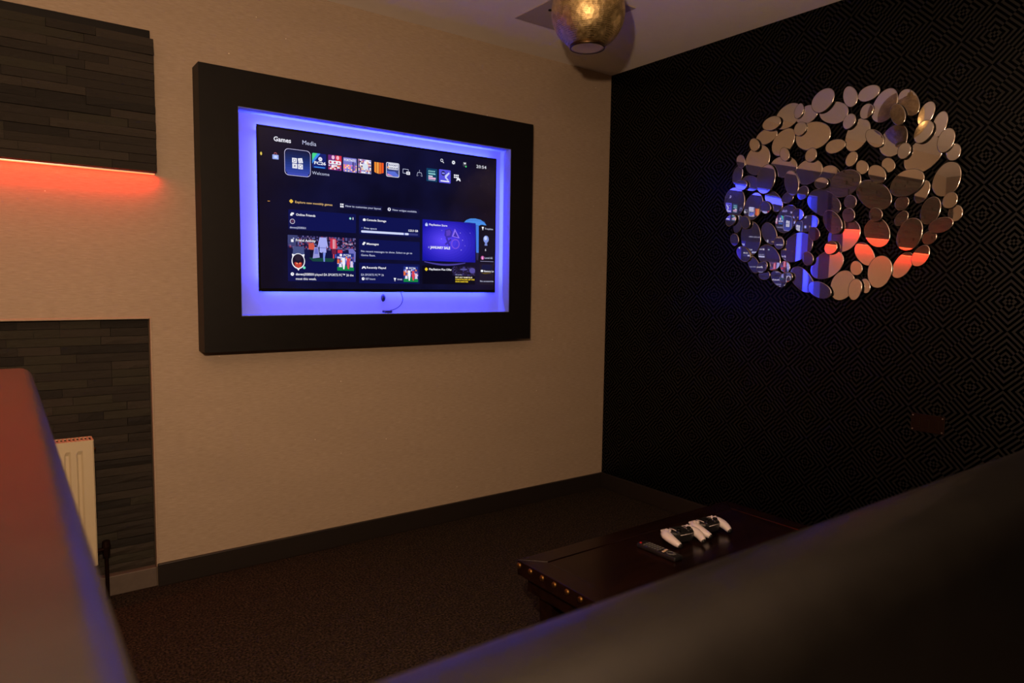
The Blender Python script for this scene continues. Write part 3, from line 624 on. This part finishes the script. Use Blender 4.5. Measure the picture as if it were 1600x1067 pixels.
# ================================================================== SPECKLED MIRROR OF MANY DISCS
DISCS = [(-1.359,2.081,0.0568,0.0479,143,3),(-1.403,2.022,0.0694,0.0494,18,1),(-1.278,2.036,0.0551,0.0413,169,1),(-1.183,2.046,0.0712,0.0526,153,1),(-1.242,2.058,0.0347,0.0228,103,2),(-1.108,2.025,0.0484,0.0336,176,3),(-1.076,1.972,0.0587,0.0365,170,1),(-1.02,1.94,0.0345,0.0266,58,3),(-1.033,1.868,0.0724,0.0668,119,1),(-1.167,1.932,0.069,0.0513,133,1),(-1.256,1.975,0.032,0.0311,110,3),(-1.316,1.935,0.0846,0.0648,4,2),(-1.423,1.874,0.0463,0.0311,176,2),(-0.944,1.871,0.0351,0.0248,68,2),(-1.184,1.872,0.0349,0.024,64,3),(-1.315,1.851,0.0323,0.0289,103,3),(-1.173,1.818,0.0716,0.05,10,1),(-1.301,1.78,0.0667,0.0574,167,1),(-1.474,2.076,0.0479,0.0305,70,1),(-1.554,2.073,0.0465,0.0332,170,1),(-1.622,2.01,0.0699,0.0518,112,1),(-1.717,2.003,0.0618,0.0374,61,1),(-1.682,1.961,0.047,0.0301,68,3),(-1.551,1.998,0.0327,0.0282,118,2),(-1.482,1.968,0.0339,0.0272,114,3),(-1.514,1.908,0.0707,0.0509,113,1),(-1.591,1.882,0.0492,0.0295,47,2),(-1.666,1.862,0.0668,0.055,115,1),(-1.715,1.811,0.033,0.0261,98,3),(-1.785,1.946,0.0486,0.0301,110,1),(-1.784,1.875,0.046,0.0347,116,3),(-1.837,1.897,0.0501,0.0278,103,1),(-1.868,1.829,0.0472,0.0312,103,3),(-1.894,1.782,0.0337,0.0282,87,2),(-1.783,1.787,0.081,0.0636,137,1),(-1.498,1.809,0.033,0.0267,113,2),(-1.542,1.77,0.033,0.0255,60,1),(-1.65,1.765,0.0333,0.0273,58,1),(-1.613,1.731,0.0458,0.0316,49,3),(-1.596,1.65,0.0866,0.0537,36,1),(-1.731,1.683,0.0693,0.0514,157,2),(-1.787,1.643,0.0473,0.0286,107,1),(-1.875,1.683,0.068,0.051,105,1),(-1.896,1.599,0.0323,0.028,106,3),(-1.915,1.549,0.0328,0.0269,96,2),(-1.823,1.566,0.0561,0.0381,104,1),(-1.866,1.506,0.0473,0.0307,163,2),(-1.713,1.605,0.0311,0.0291,121,1),(-1.715,1.543,0.034,0.0254,125,1),(-1.753,1.477,0.0674,0.0504,107,2),(-1.825,1.461,0.0299,0.0278,147,1),(-1.503,1.627,0.0321,0.0274,59,2),(-1.502,1.571,0.0325,0.0278,64,3),(-1.616,1.565,0.0319,0.0278,56,3),(-1.621,1.49,0.0654,0.0525,60,1),(-1.479,1.485,0.0788,0.0677,141,1),(-1.476,1.71,0.0706,0.058,161,2),(-1.406,1.727,0.0734,0.0546,63,1),(-0.923,1.807,0.0458,0.0312,103,1),(-0.955,1.756,0.0347,0.0268,13,3),(-1.001,1.76,0.0544,0.0384,20,1),(-1.091,1.769,0.0696,0.0511,100,3),(-1.222,1.737,0.0616,0.0346,74,2),(-1.201,1.673,0.0317,0.0266,156,1),(-1.28,1.687,0.0333,0.0275,112,2),(-1.37,1.721,0.0335,0.026,9,3),(-1.129,1.665,0.0621,0.0375,50,1),(-1.095,1.637,0.0339,0.0275,54,3),(-0.913,1.677,0.0746,0.06,82,1),(-1.026,1.647,0.0688,0.0503,111,2),(-0.903,1.588,0.0327,0.0291,149,3),(-0.938,1.567,0.0456,0.0278,105,1),(-0.987,1.573,0.0351,0.0264,63,3),(-1.201,1.576,0.0687,0.053,116,1),(-1.265,1.591,0.0314,0.0276,38,3),(-1.38,1.633,0.0868,0.0566,29,1),(-1.431,1.546,0.0604,0.0376,56,3),(-1.307,1.546,0.0592,0.0398,171,2),(-1.348,1.499,0.0334,0.0269,63,3),(-0.925,1.491,0.0324,0.0259,69,2),(-1.014,1.495,0.0841,0.0581,82,1),(-1.119,1.511,0.0598,0.0371,60,2),(-0.98,1.419,0.0481,0.0328,41,2),(-1.036,1.368,0.0511,0.0291,56,1),(-1.092,1.354,0.0326,0.027,132,3),(-1.12,1.399,0.0723,0.0508,47,1),(-1.176,1.465,0.0325,0.0267,76,3),(-1.258,1.441,0.0842,0.0638,150,1),(-1.324,1.389,0.0334,0.0269,66,3),(-1.209,1.353,0.0308,0.0254,51,2),(-1.097,1.315,0.0329,0.0249,4,1),(-1.173,1.297,0.0503,0.0302,42,1),(-1.22,1.303,0.0351,0.0264,165,3),(-1.294,1.293,0.0753,0.0449,44,1),(-1.387,1.248,0.0595,0.0365,22,3),(-1.408,1.359,0.0827,0.0583,150,1),(-1.429,1.434,0.0315,0.0292,129,3),(-1.574,1.403,0.0584,0.0369,52,1),(-1.544,1.344,0.0328,0.0267,69,2),(-1.643,1.327,0.0689,0.0505,98,2),(-1.73,1.354,0.0593,0.0359,120,1),(-1.8,1.39,0.0467,0.0308,118,2),(-1.547,1.252,0.0471,0.0299,96,3),(-1.584,1.268,0.0331,0.0225,75,1),(-1.484,1.269,0.0687,0.0532,112,1)]
wm = root('disc_cluster_mirror', 'round wall mirror made of many overlapping oval mirror discs', 'mirror', (0, -1.46, 1.68))
rnd = random.Random(21)
for (y, z, a, b, ang, ly) in DISCS:
    X = .008+.0065*ly; n_ = 44; bm = bmesh.new(); e = rnd.uniform(-.10, .10); s2 = rnd.uniform(-.03, .05)
    def pt(r_, k, x):
        t = 6.28318*k/n_; c_, s_ = math.cos(t), math.sin(t)
        rr_a = a - r_; rr_b = (b - r_)*(1+e*c_+s2*math.cos(2*t))
        p, q = rr_a*c_, rr_b*s_; A_ = R(ang)
        return (x, p*math.cos(A_)-q*math.sin(A_), p*math.sin(A_)+q*math.cos(A_))
    rings = [[bm.verts.new(pt(r_, k, x)) for k in range(n_)] for r_, x in ((0.001, 0), (0, -.0008), (0, -.0028), (.0028, -.0042))]
    for ra, rb in zip(rings, rings[1:]):
        for k in range(n_):
            f = bm.faces.new((ra[k], ra[(k+1) % n_], rb[(k+1) % n_], rb[k])); f.material_index = 1; f.smooth = True
    f = bm.faces.new(rings[-1]); f.material_index = 0; bm.faces.new(rings[0][::-1]).material_index = 1
    bmesh.ops.recalc_face_normals(bm, faces=bm.faces)
    o = link_mesh('mirror_disc', bm, [MAT['mirror'], MAT['edge']], wm)
    o.location = (-X, y+1.46, z-1.68)
    o.rotation_euler = (0, R(rnd.gauss(0, .45)), R(rnd.gauss(0, .7)))
bm = bmesh.new()
for (y, z, a, b, ang, ly) in DISCS:                       # a short spacer from each disc to the wire frame
    cyl(bm, (-.0125, y+1.46, z-1.68), (-(.008+.0065*ly)+.0005, y+1.46, z-1.68), .006, seg=8)
link_mesh('spacer', bm, MAT['wire'], wm)['kind'] = 'stuff'
bm = bmesh.new()
for i, d in enumerate(DISCS):
    near = sorted(DISCS, key=lambda q: (q[0]-d[0])**2+(q[1]-d[1])**2)[1:4]
    for q in near: cyl(bm, (-.008, d[0]+1.46, d[1]-1.68), (-.008, q[0]+1.46, q[1]-1.68), .0022, seg=5)
for (yy, zz) in ((-1.30, 1.80), (-1.62, 1.80), (-1.46, 1.50)): cyl(bm, (-.0005, yy+1.46, zz-1.68), (-.0095, yy+1.46, zz-1.68), .012, seg=12)
link_mesh('wire_frame', bm, MAT['wire'], wm)

# ================================================================== WALL SOCKET
so = root('wall_socket', 'dark copper wall plate low on the black patterned wall', 'socket', (0, -1.857, .72))
box('plate', -.007, -.0005, -1.920, -1.794, .684, .756, MAT['copper'], so, .002)
for yy in (-1.893, -1.857, -1.821): box('rocker_switch', -.010, -.0072, yy-.009, yy+.009, .703, .737, MAT['copper'], so, .0015)
for yy, zz in ((-1.912, .748), (-1.912, .692), (-1.802, .748), (-1.802, .692)):
    bm = bmesh.new(); cyl(bm, (-.0085, yy+1.857, zz-.72), (-.0069, yy+1.857, zz-.72), .003, seg=10); link_mesh('screw', bm, MAT['steel'], so)

# ================================================================== PENDANT LAMP
LP = Vector((-1.216, -1.120, 2.246)); RL = .134
pl = root('pendant_lamp', 'round perforated bronze pendant lamp hanging from the ceiling', 'lamp', LP)
bm = bmesh.new(); prof = []
th0 = math.acos(.062/RL*1.0)
for i in range(41):
    t = -th0*1.0 + (R(76)+th0)*i/40; prof.append((RL*math.cos(t), RL*1.0*math.sin(t)))
inner = [(r-.0025, z+(.001 if z < 0 else -.001)) for r, z in prof]
lathe(bm, prof + inner[::-1], 72, close=True); bmesh.ops.recalc_face_normals(bm, faces=bm.faces)
link_mesh('lamp_shade', bm, MAT['bronze'], pl, True)
zb = prof[0][1]
bm = bmesh.new(); lathe(bm, [(.0632, zb+.004), (.0645, zb-.002), (.0635, zb-.010), (.0605, zb-.0105), (.0605, zb+.003)], 48, close=True)
bmesh.ops.recalc_face_normals(bm, faces=bm.faces)
link_mesh('collar', bm, noisy('dark_bronze', (.05, .03, .015), (.08, .05, .025), 30, .4, .1, .001, metal=1), pl, True)
bm = bmesh.new(); lathe(bm, [(.0005, zb-.0075), (.050, zb-.0085), (.0600, zb-.0098), (.0600, zb-.006), (.0005, zb-.004)], 40)
bmesh.ops.recalc_face_normals(bm, faces=bm.faces); link_mesh('bottom_disc', bm, noisy('amber_disc', (.34, .27, .15), (.38, .30, .17), 8, .5, 0, .001), pl, True)
lin = [(r-.0035, z+(.0012 if z < 0 else -.0012)) for r, z in prof]
bm = bmesh.new(); lathe(bm, lin + [(r-.0008, z) for r, z in lin[::-1]], 48, close=True); bmesh.ops.recalc_face_normals(bm, faces=bm.faces)
link_mesh('shade_lining', bm, noisy('gold_lining', (.70, .52, .28), (.76, .58, .33), 8, .5, 0, .001), pl, True)
bm = bmesh.new(); lathe(bm, [(.0005, -.045), (.018, -.040), (.027, -.020), (.026, 0), (.014, .030), (.013, .060), (.0005, .060)], 24)
bmesh.ops.recalc_face_normals(bm, faces=bm.faces); link_mesh('bulb', bm, noisy('opal_glass', (.75, .72, .66), (.78, .75, .70), 8, .3, 0, .001), pl, True)
bm = bmesh.new(); zt = prof[-1][1]; lathe(bm, [(.0005, zt+.03), (.012, zt+.03), (.016, zt+.014), (.036, zt+.004), (.036, zt-.002), (.0005, zt-.002)], 32)
bmesh.ops.recalc_face_normals(bm, faces=bm.faces); link_mesh('cap', bm, MAT['bronze'], pl, True)
bm = bmesh.new(); cyl(bm, (0, 0, zt+.028), (0, 0, 2.478-LP.z), .004, seg=10); link_mesh('rod', bm, MAT['bronze'], pl, True)
bm = bmesh.new(); lathe(bm, [(.0005, 2.4995-LP.z), (.050, 2.4995-LP.z), (.050, 2.492-LP.z), (.030, 2.480-LP.z), (.0005, 2.476-LP.z)], 32)
bmesh.ops.recalc_face_normals(bm, faces=bm.faces); link_mesh('ceiling_rose', bm, MAT['bronze'], pl, True)

# ================================================================== COFFEE TABLE
tx0, tx1, ty0, ty1, tzt = -1.625, -.50, -1.93, -1.281, .340
ct = root('coffee_table', 'low dark mahogany coffee table with brass studded edge', 'table', ((tx0+tx1)/2, (ty0+ty1)/2, 0))
bw = .072
# mitred border boards round a slightly sunken panel
def board(pts, z0, z1):
    bm = bmesh.new(); a = [bm.verts.new((x, y, z0)) for x, y in pts]; b = [bm.verts.new((x, y, z1)) for x, y in pts]
    n = len(pts)
    bm.faces.new(a[::-1]); bm.faces.new(b)
    for i in range(n): bm.faces.new((a[i], a[(i+1) % n], b[(i+1) % n], b[i]))
    bmesh.ops.recalc_face_normals(bm, faces=bm.faces)
    bmesh.ops.bevel(bm, geom=list(bm.edges), offset=.002, segments=2, profile=.5, affect='EDGES')
    bmesh.ops.translate(bm, verts=bm.verts, vec=-parent_loc(ct)); return bm
g = .0006
link_mesh('top_border', board([(tx0, ty1), (tx0, ty0), (tx0+bw-g, ty0+bw), (tx0+bw-g, ty1-bw)], tzt-.050, tzt), MAT['wood'], ct)
link_mesh('top_border', board([(tx1, ty0), (tx1, ty1), (tx1-bw+g, ty1-bw), (tx1-bw+g, ty0+bw)], tzt-.050, tzt), MAT['wood'], ct)
link_mesh('top_border', board([(tx0+g*2, ty0), (tx1-g*2, ty0), (tx1-bw-g, ty0+bw-g), (tx0+bw+g, ty0+bw-g)], tzt-.050, tzt), MAT['wood'], ct)
link_mesh('top_border', board([(tx1-g*2, ty1), (tx0+g*2, ty1), (tx0+bw+g, ty1-bw+g), (tx1-bw-g, ty1-bw+g)], tzt-.050, tzt), MAT['wood'], ct)
box('top_panel', tx0+bw+.001, tx1-bw-.001, ty0+bw+.001, ty1-bw-.001, tzt-.044, tzt-.0025, MAT['wood'], ct, .0015)
box('apron', tx0+.025, tx1-.025, ty0+.025, ty0+.045, tzt-.105, tzt-.0505, MAT['wood'], ct, .002); box('apron', tx0+.025, tx1-.025, ty1-.045, ty1-.025, tzt-.105, tzt-.0505, MAT['wood'], ct, .002)
box('apron', tx0+.025, tx0+.045, ty0+.046, ty1-.046, tzt-.105, tzt-.0505, MAT['wood'], ct, .002); box('apron', tx1-.045, tx1-.025, ty0+.046, ty1-.046, tzt-.105, tzt-.0505, MAT['wood'], ct, .002)
for xx in (tx0+.05, tx1-.12):
    for yy in (ty0+.05, ty1-.12): 
        bm = bmesh.new(); bx(bm, xx, xx+.07, yy, yy+.07, 0.0005, tzt-.0505, .004)
        for v in bm.verts:
            if v.co.z < .15: v.co.x += (xx+.035-v.co.x)*.25; v.co.y += (yy+.035-v.co.y)*.25
        bmesh.ops.translate(bm, verts=bm.verts, vec=-parent_loc(ct)); link_mesh('leg', bm, MAT['wood'], ct)
bm = bmesh.new()
def stud_mesh():
    bm = bmesh.new(); lathe(bm, [(.0105, 0), (.0105, .001), (.009, .004), (.005, .006), (.0004, .0068)], 14)
    me = bpy.data.meshes.new('stud'); 
    for v in bm.verts: v.co = Vector((-v.co.z, v.co.x, v.co.y))
    bmesh.ops.recalc_face_normals(bm, faces=bm.faces); bm.to_mesh(me); bm.free(); me.materials.append(MAT['brass'])
    for p in me.polygons: p.use_smooth = True
    return me
bm.free(); sm_ = stud_mesh(); base = parent_loc(ct)
for yy in [-1.352-.0605*i_ for i_ in range(-1, 10)]:
    o = bpy.data.objects.new('stud', sm_); C.objects.link(o); o.parent = ct; o.location = Vector((tx0, yy, tzt-.017)) - base
for i in range(20):
    o = bpy.data.objects.new('stud', sm_); C.objects.link(o); o.parent = ct; o.location = Vector((tx0+.03+i*.056, ty1, tzt-.017)) - base; o.rotation_euler.z = -math.pi/2

# ================================================================== GAMEPADS
def gamepad(name, label, loc, rz, rx=0, ry=0):
    g = root(name, label, 'game controller', loc, 'game controllers on the coffee table'); g.rotation_euler = (rx, ry, rz); g.scale = (.88, .88, .88)
    # local: x right, y forward (away from player), z up, underside at z = 0
    def shell(s):
        bm = bmesh.new()
        path = [(s*.028, .036, .033), (s*.046, .035, .034), (s*.060, .026, .034), (s*.068, .010, .033), (s*.071, -.010, .030), (s*.0695, -.030, .025), (s*.065, -.048, .019), (s*.060, -.060, .0150)]
        rad = [(.013, .010), (.018, .015), (.0215, .0175), (.0225, .0180), (.0205, .0170), (.0175, .0155), (.0145, .0135), (.0095, .0100)]
        pts = [Vector(p) for p in path]; P_, R_ = [], []
        for i in range(len(pts)-1):
            a, b, c, d = [pts[max(0, min(len(pts)-1, k))] for k in (i-1, i, i+1, i+2)]
            for q in range(4):
                t = q/4; P_.append(.5*((2*b)+(-a+c)*t+(2*a-5*b+4*c-d)*t*t+(-a+3*b-3*c+d)*t**3)); R_.append(tuple(rad[i][k]*(1-t)+rad[i+1][k]*t for k in (0, 1)))
        P_.append(pts[-1]); R_.append(rad[-1])
        P_.append(pts[-1]+Vector((-s*.0015, -.004, -.001))); R_.append((.0065, .007)); P_.append(pts[-1]+Vector((-s*.002, -.006, -.0015))); R_.append((.003, .0035))
        tube(bm, P_, R_, 20)
        return bm
    for s in (-1, 1):
        sh_ = link_mesh('grip_shell', shell(s), MAT['padwhite'], g, True)
        bm = bmesh.new(); lathe(bm, [(.0004, .0135), (.0048, .0130), (.0085, .0105), (.0098, .006), (.0100, 0), (.0090, -.005), (.0004, -.006)], 20)
        for v in bm.verts: v.co = Vector((s*.0615 + v.co.x, -.0585 - v.co.z*.72, .0145 + v.co.y*.95))
        bmesh.ops.recalc_face_normals(bm, faces=bm.faces); link_mesh('grip_tip', bm, MAT['plastic'], g, True)
    bm = bmesh.new()        # black centre: a rounded slab that runs down between the grips
    out = [(-.050, .040), (.050, .040), (.060, .020), (.058, -.002), (.046, -.020), (.030, -.026), (-.030, -.026), (-.046, -.020), (-.058, -.002), (-.060, .020)]
    lo = [bm.verts.new((x*.96, y*.96, .010)) for x, y in out]; m1 = [bm.verts.new((x, y, .018)) for x, y in out]; m2 = [bm.verts.new((x, y, .042)) for x, y in out]; hi = [bm.verts.new((x*.93, y*.90+.001, .0485)) for x, y in out]
    for a, b in ((lo, m1), (m1, m2), (m2, hi)):
        for i in range(10): bm.faces.new((a[i], a[(i+1) % 10], b[(i+1) % 10], b[i]))
    bm.faces.new(lo[::-1]); bm.faces.new(hi); bmesh.ops.recalc_face_normals(bm, faces=bm.faces)
    link_mesh('center_body', bm, MAT['plastic'], g)
    bm = bmesh.new(); bx(bm, -.027, .027, .004, .041, .0487, .0515, .0012); link_mesh('touchpad', bm, MAT['plastic'], g)
    bm = bmesh.new()
    for s in (-1, 1): tube(bm, [(s*.028, .003, .0495), (s*.0285, .022, .0500), (s*.030, .043, .0480)], .0012, 6)
    tube(bm, [(-.030, -.0272, .040), (0, -.0285, .0405), (.030, -.0272, .040)], .0012, 6)
    link_mesh('light_line', bm, MAT['padwhite'], g, True)
    for s in (-1, 1):
        bm = bmesh.new(); lathe(bm, [(.0115, 0), (.0115, .002), (.006, .003), (.0055, .009), (.0092, .0105), (.0100, .013), (.0085, .0145), (.0060, .0138), (.0004, .0132)], 20, (s*.026, -.010, .0475))
        bmesh.ops.recalc_face_normals(bm, faces=bm.faces); link_mesh('thumbstick', bm, MAT['gloss'], g, True)
    bm = bmesh.new()
    for dx, dy in ((0, .009), (0, -.009), (.009, 0), (-.009, 0)): bx(bm, -.055+dx-.0042, -.055+dx+.0042, .020+dy-.0042, .020+dy+.0042, .046, .0535, .001)
    link_mesh('direction_pad', bm, MAT['padwhite'], g)
    for dx, dy in ((0, .0105), (0, -.0105), (.0105, 0), (-.0105, 0)):
        bm = bmesh.new(); cyl(bm, (.055+dx, .020+dy, .046), (.055+dx, .020+dy, .0540), .0047, .0042, 14); link_mesh('face_button', bm, MAT['padwhite'], g, True)
    for s in (-1, 1):
        bm = bmesh.new(); bx(bm, s*.052-.017, s*.052+.017, .040, .052, .036, .045, .003); link_mesh('shoulder_button', bm, MAT['padwhite'], g)
        bm = bmesh.new(); bx(bm, s*.052-.016, s*.052+.016, .040, .056, .012, .034, .004); link_mesh('trigger', bm, MAT['plastic'], g)
    return g
gamepad('game_controller', 'white and black game controller nearest the remote control', (-1.043, -1.489, .3406), R(-9))
gamepad('game_controller', 'white and black game controller lying to the right of the other', (-.884, -1.484, .3406), R(-2))

# ================================================================== REMOTE
rm = root('remote_control', 'slim black remote control with a red power button on the table', 'remote control', (-1.185, -1.510, .3376), rz=R(1))
bm = bmesh.new(); bx(bm, -.022, .022, -.085, .085, .0005, .016, .005, 3); link_mesh('remote_body', bm, MAT['plastic'], rm)
bm = bmesh.new(); cyl(bm, (-.012, .074, .0155), (-.012, .074, .0185), .0045, seg=12); link_mesh('power_button', bm, MAT['redbtn'], rm)
for r in range(6):
    for c in range(3):
        bm = bmesh.new(); bx(bm, -.0135+c*.0135-.0042, -.0135+c*.0135+.0042, .056-r*.012-.0035, .056-r*.012+.0035, .0155, .0178, .0008, 1); link_mesh('button', bm, MAT['greybtn'], rm)
for yy, dx in ((-.022, .008), (-.026, -.008), (-.064, 0)):
    bm = bmesh.new(); bx(bm, dx-.007, dx+.007, yy-.004, yy+.004, .0155, .0183, .001, 1); link_mesh('button', bm, MAT['palebtn'] if yy > -.05 else MAT['greybtn'], rm)
bm = bmesh.new(); lathe(bm, [(.014, 0), (.014, .002), (.010, .003), (.010, 0)], 20, (0, -.048, .0155), close=True); bmesh.ops.recalc_face_normals(bm, faces=bm.faces); link_mesh('navigation_ring', bm, MAT['greybtn'], rm, True)

# ================================================================== SEATING IN THE FOREGROUND
def cushion(name, x0, x1, y0, y1, z0, z1, bev, m, parent, label=None, seg=5):
    o = box(name, x0, x1, y0, y1, z0, z1, m, parent, bev, seg, smooth=True)
    if label: o['label'] = label
    return o
sf = root('sofa', 'black leather sofa seen from behind, its long back running across the foreground', 'sofa', (-1.5, -2.4, 0))
cushion('backrest', -2.86, -.10, -2.700, -2.520, .10, .936, .075, MAT['leather'], sf, seg=8)
cushion('seat_base', -2.84, -.12, -2.518, -2.11, .09, .26, .02, MAT['leather'], sf)
for i in range(3):
    a = -2.65+i*.80; cushion('seat_cushion', a, a+.795, -2.515, -2.10, .262, .42, .04, MAT['leather'], sf)
cushion('armrest', -2.855, -2.655, -2.515, -2.10, .262, .60, .05, MAT['leather'], sf); cushion('armrest', -.245, -.11, -2.515, -2.10, .262, .60, .05, MAT['leather'], sf)
for xx in (-2.80, -.20):
    for yy in (-2.64, -2.18):
        bm = bmesh.new(); cyl(bm, (xx+1.5, yy+2.4, .0005), (xx+1.5, yy+2.4, .10), .018, .025, 14); link_mesh('leg', bm, MAT['plastic'], sf, True)
bt = root('booth_seat_back', 'tall dark leather booth back at the left edge, its far end lit red', 'booth seat', (-3.15, -2.2, 0))
cushion('padded_back', -3.22, -2.917, -3.9, -.86, .12, 1.022, .030, MAT['leather2'], bt)
cushion('booth_seat', -3.72, -3.222, -3.9, -.86, .12, .45, .04, MAT['leather2'], bt)
box('plinth', -3.70, -2.945, -3.88, -.88, .0005, .119, MAT['plastic'], bt, .003)
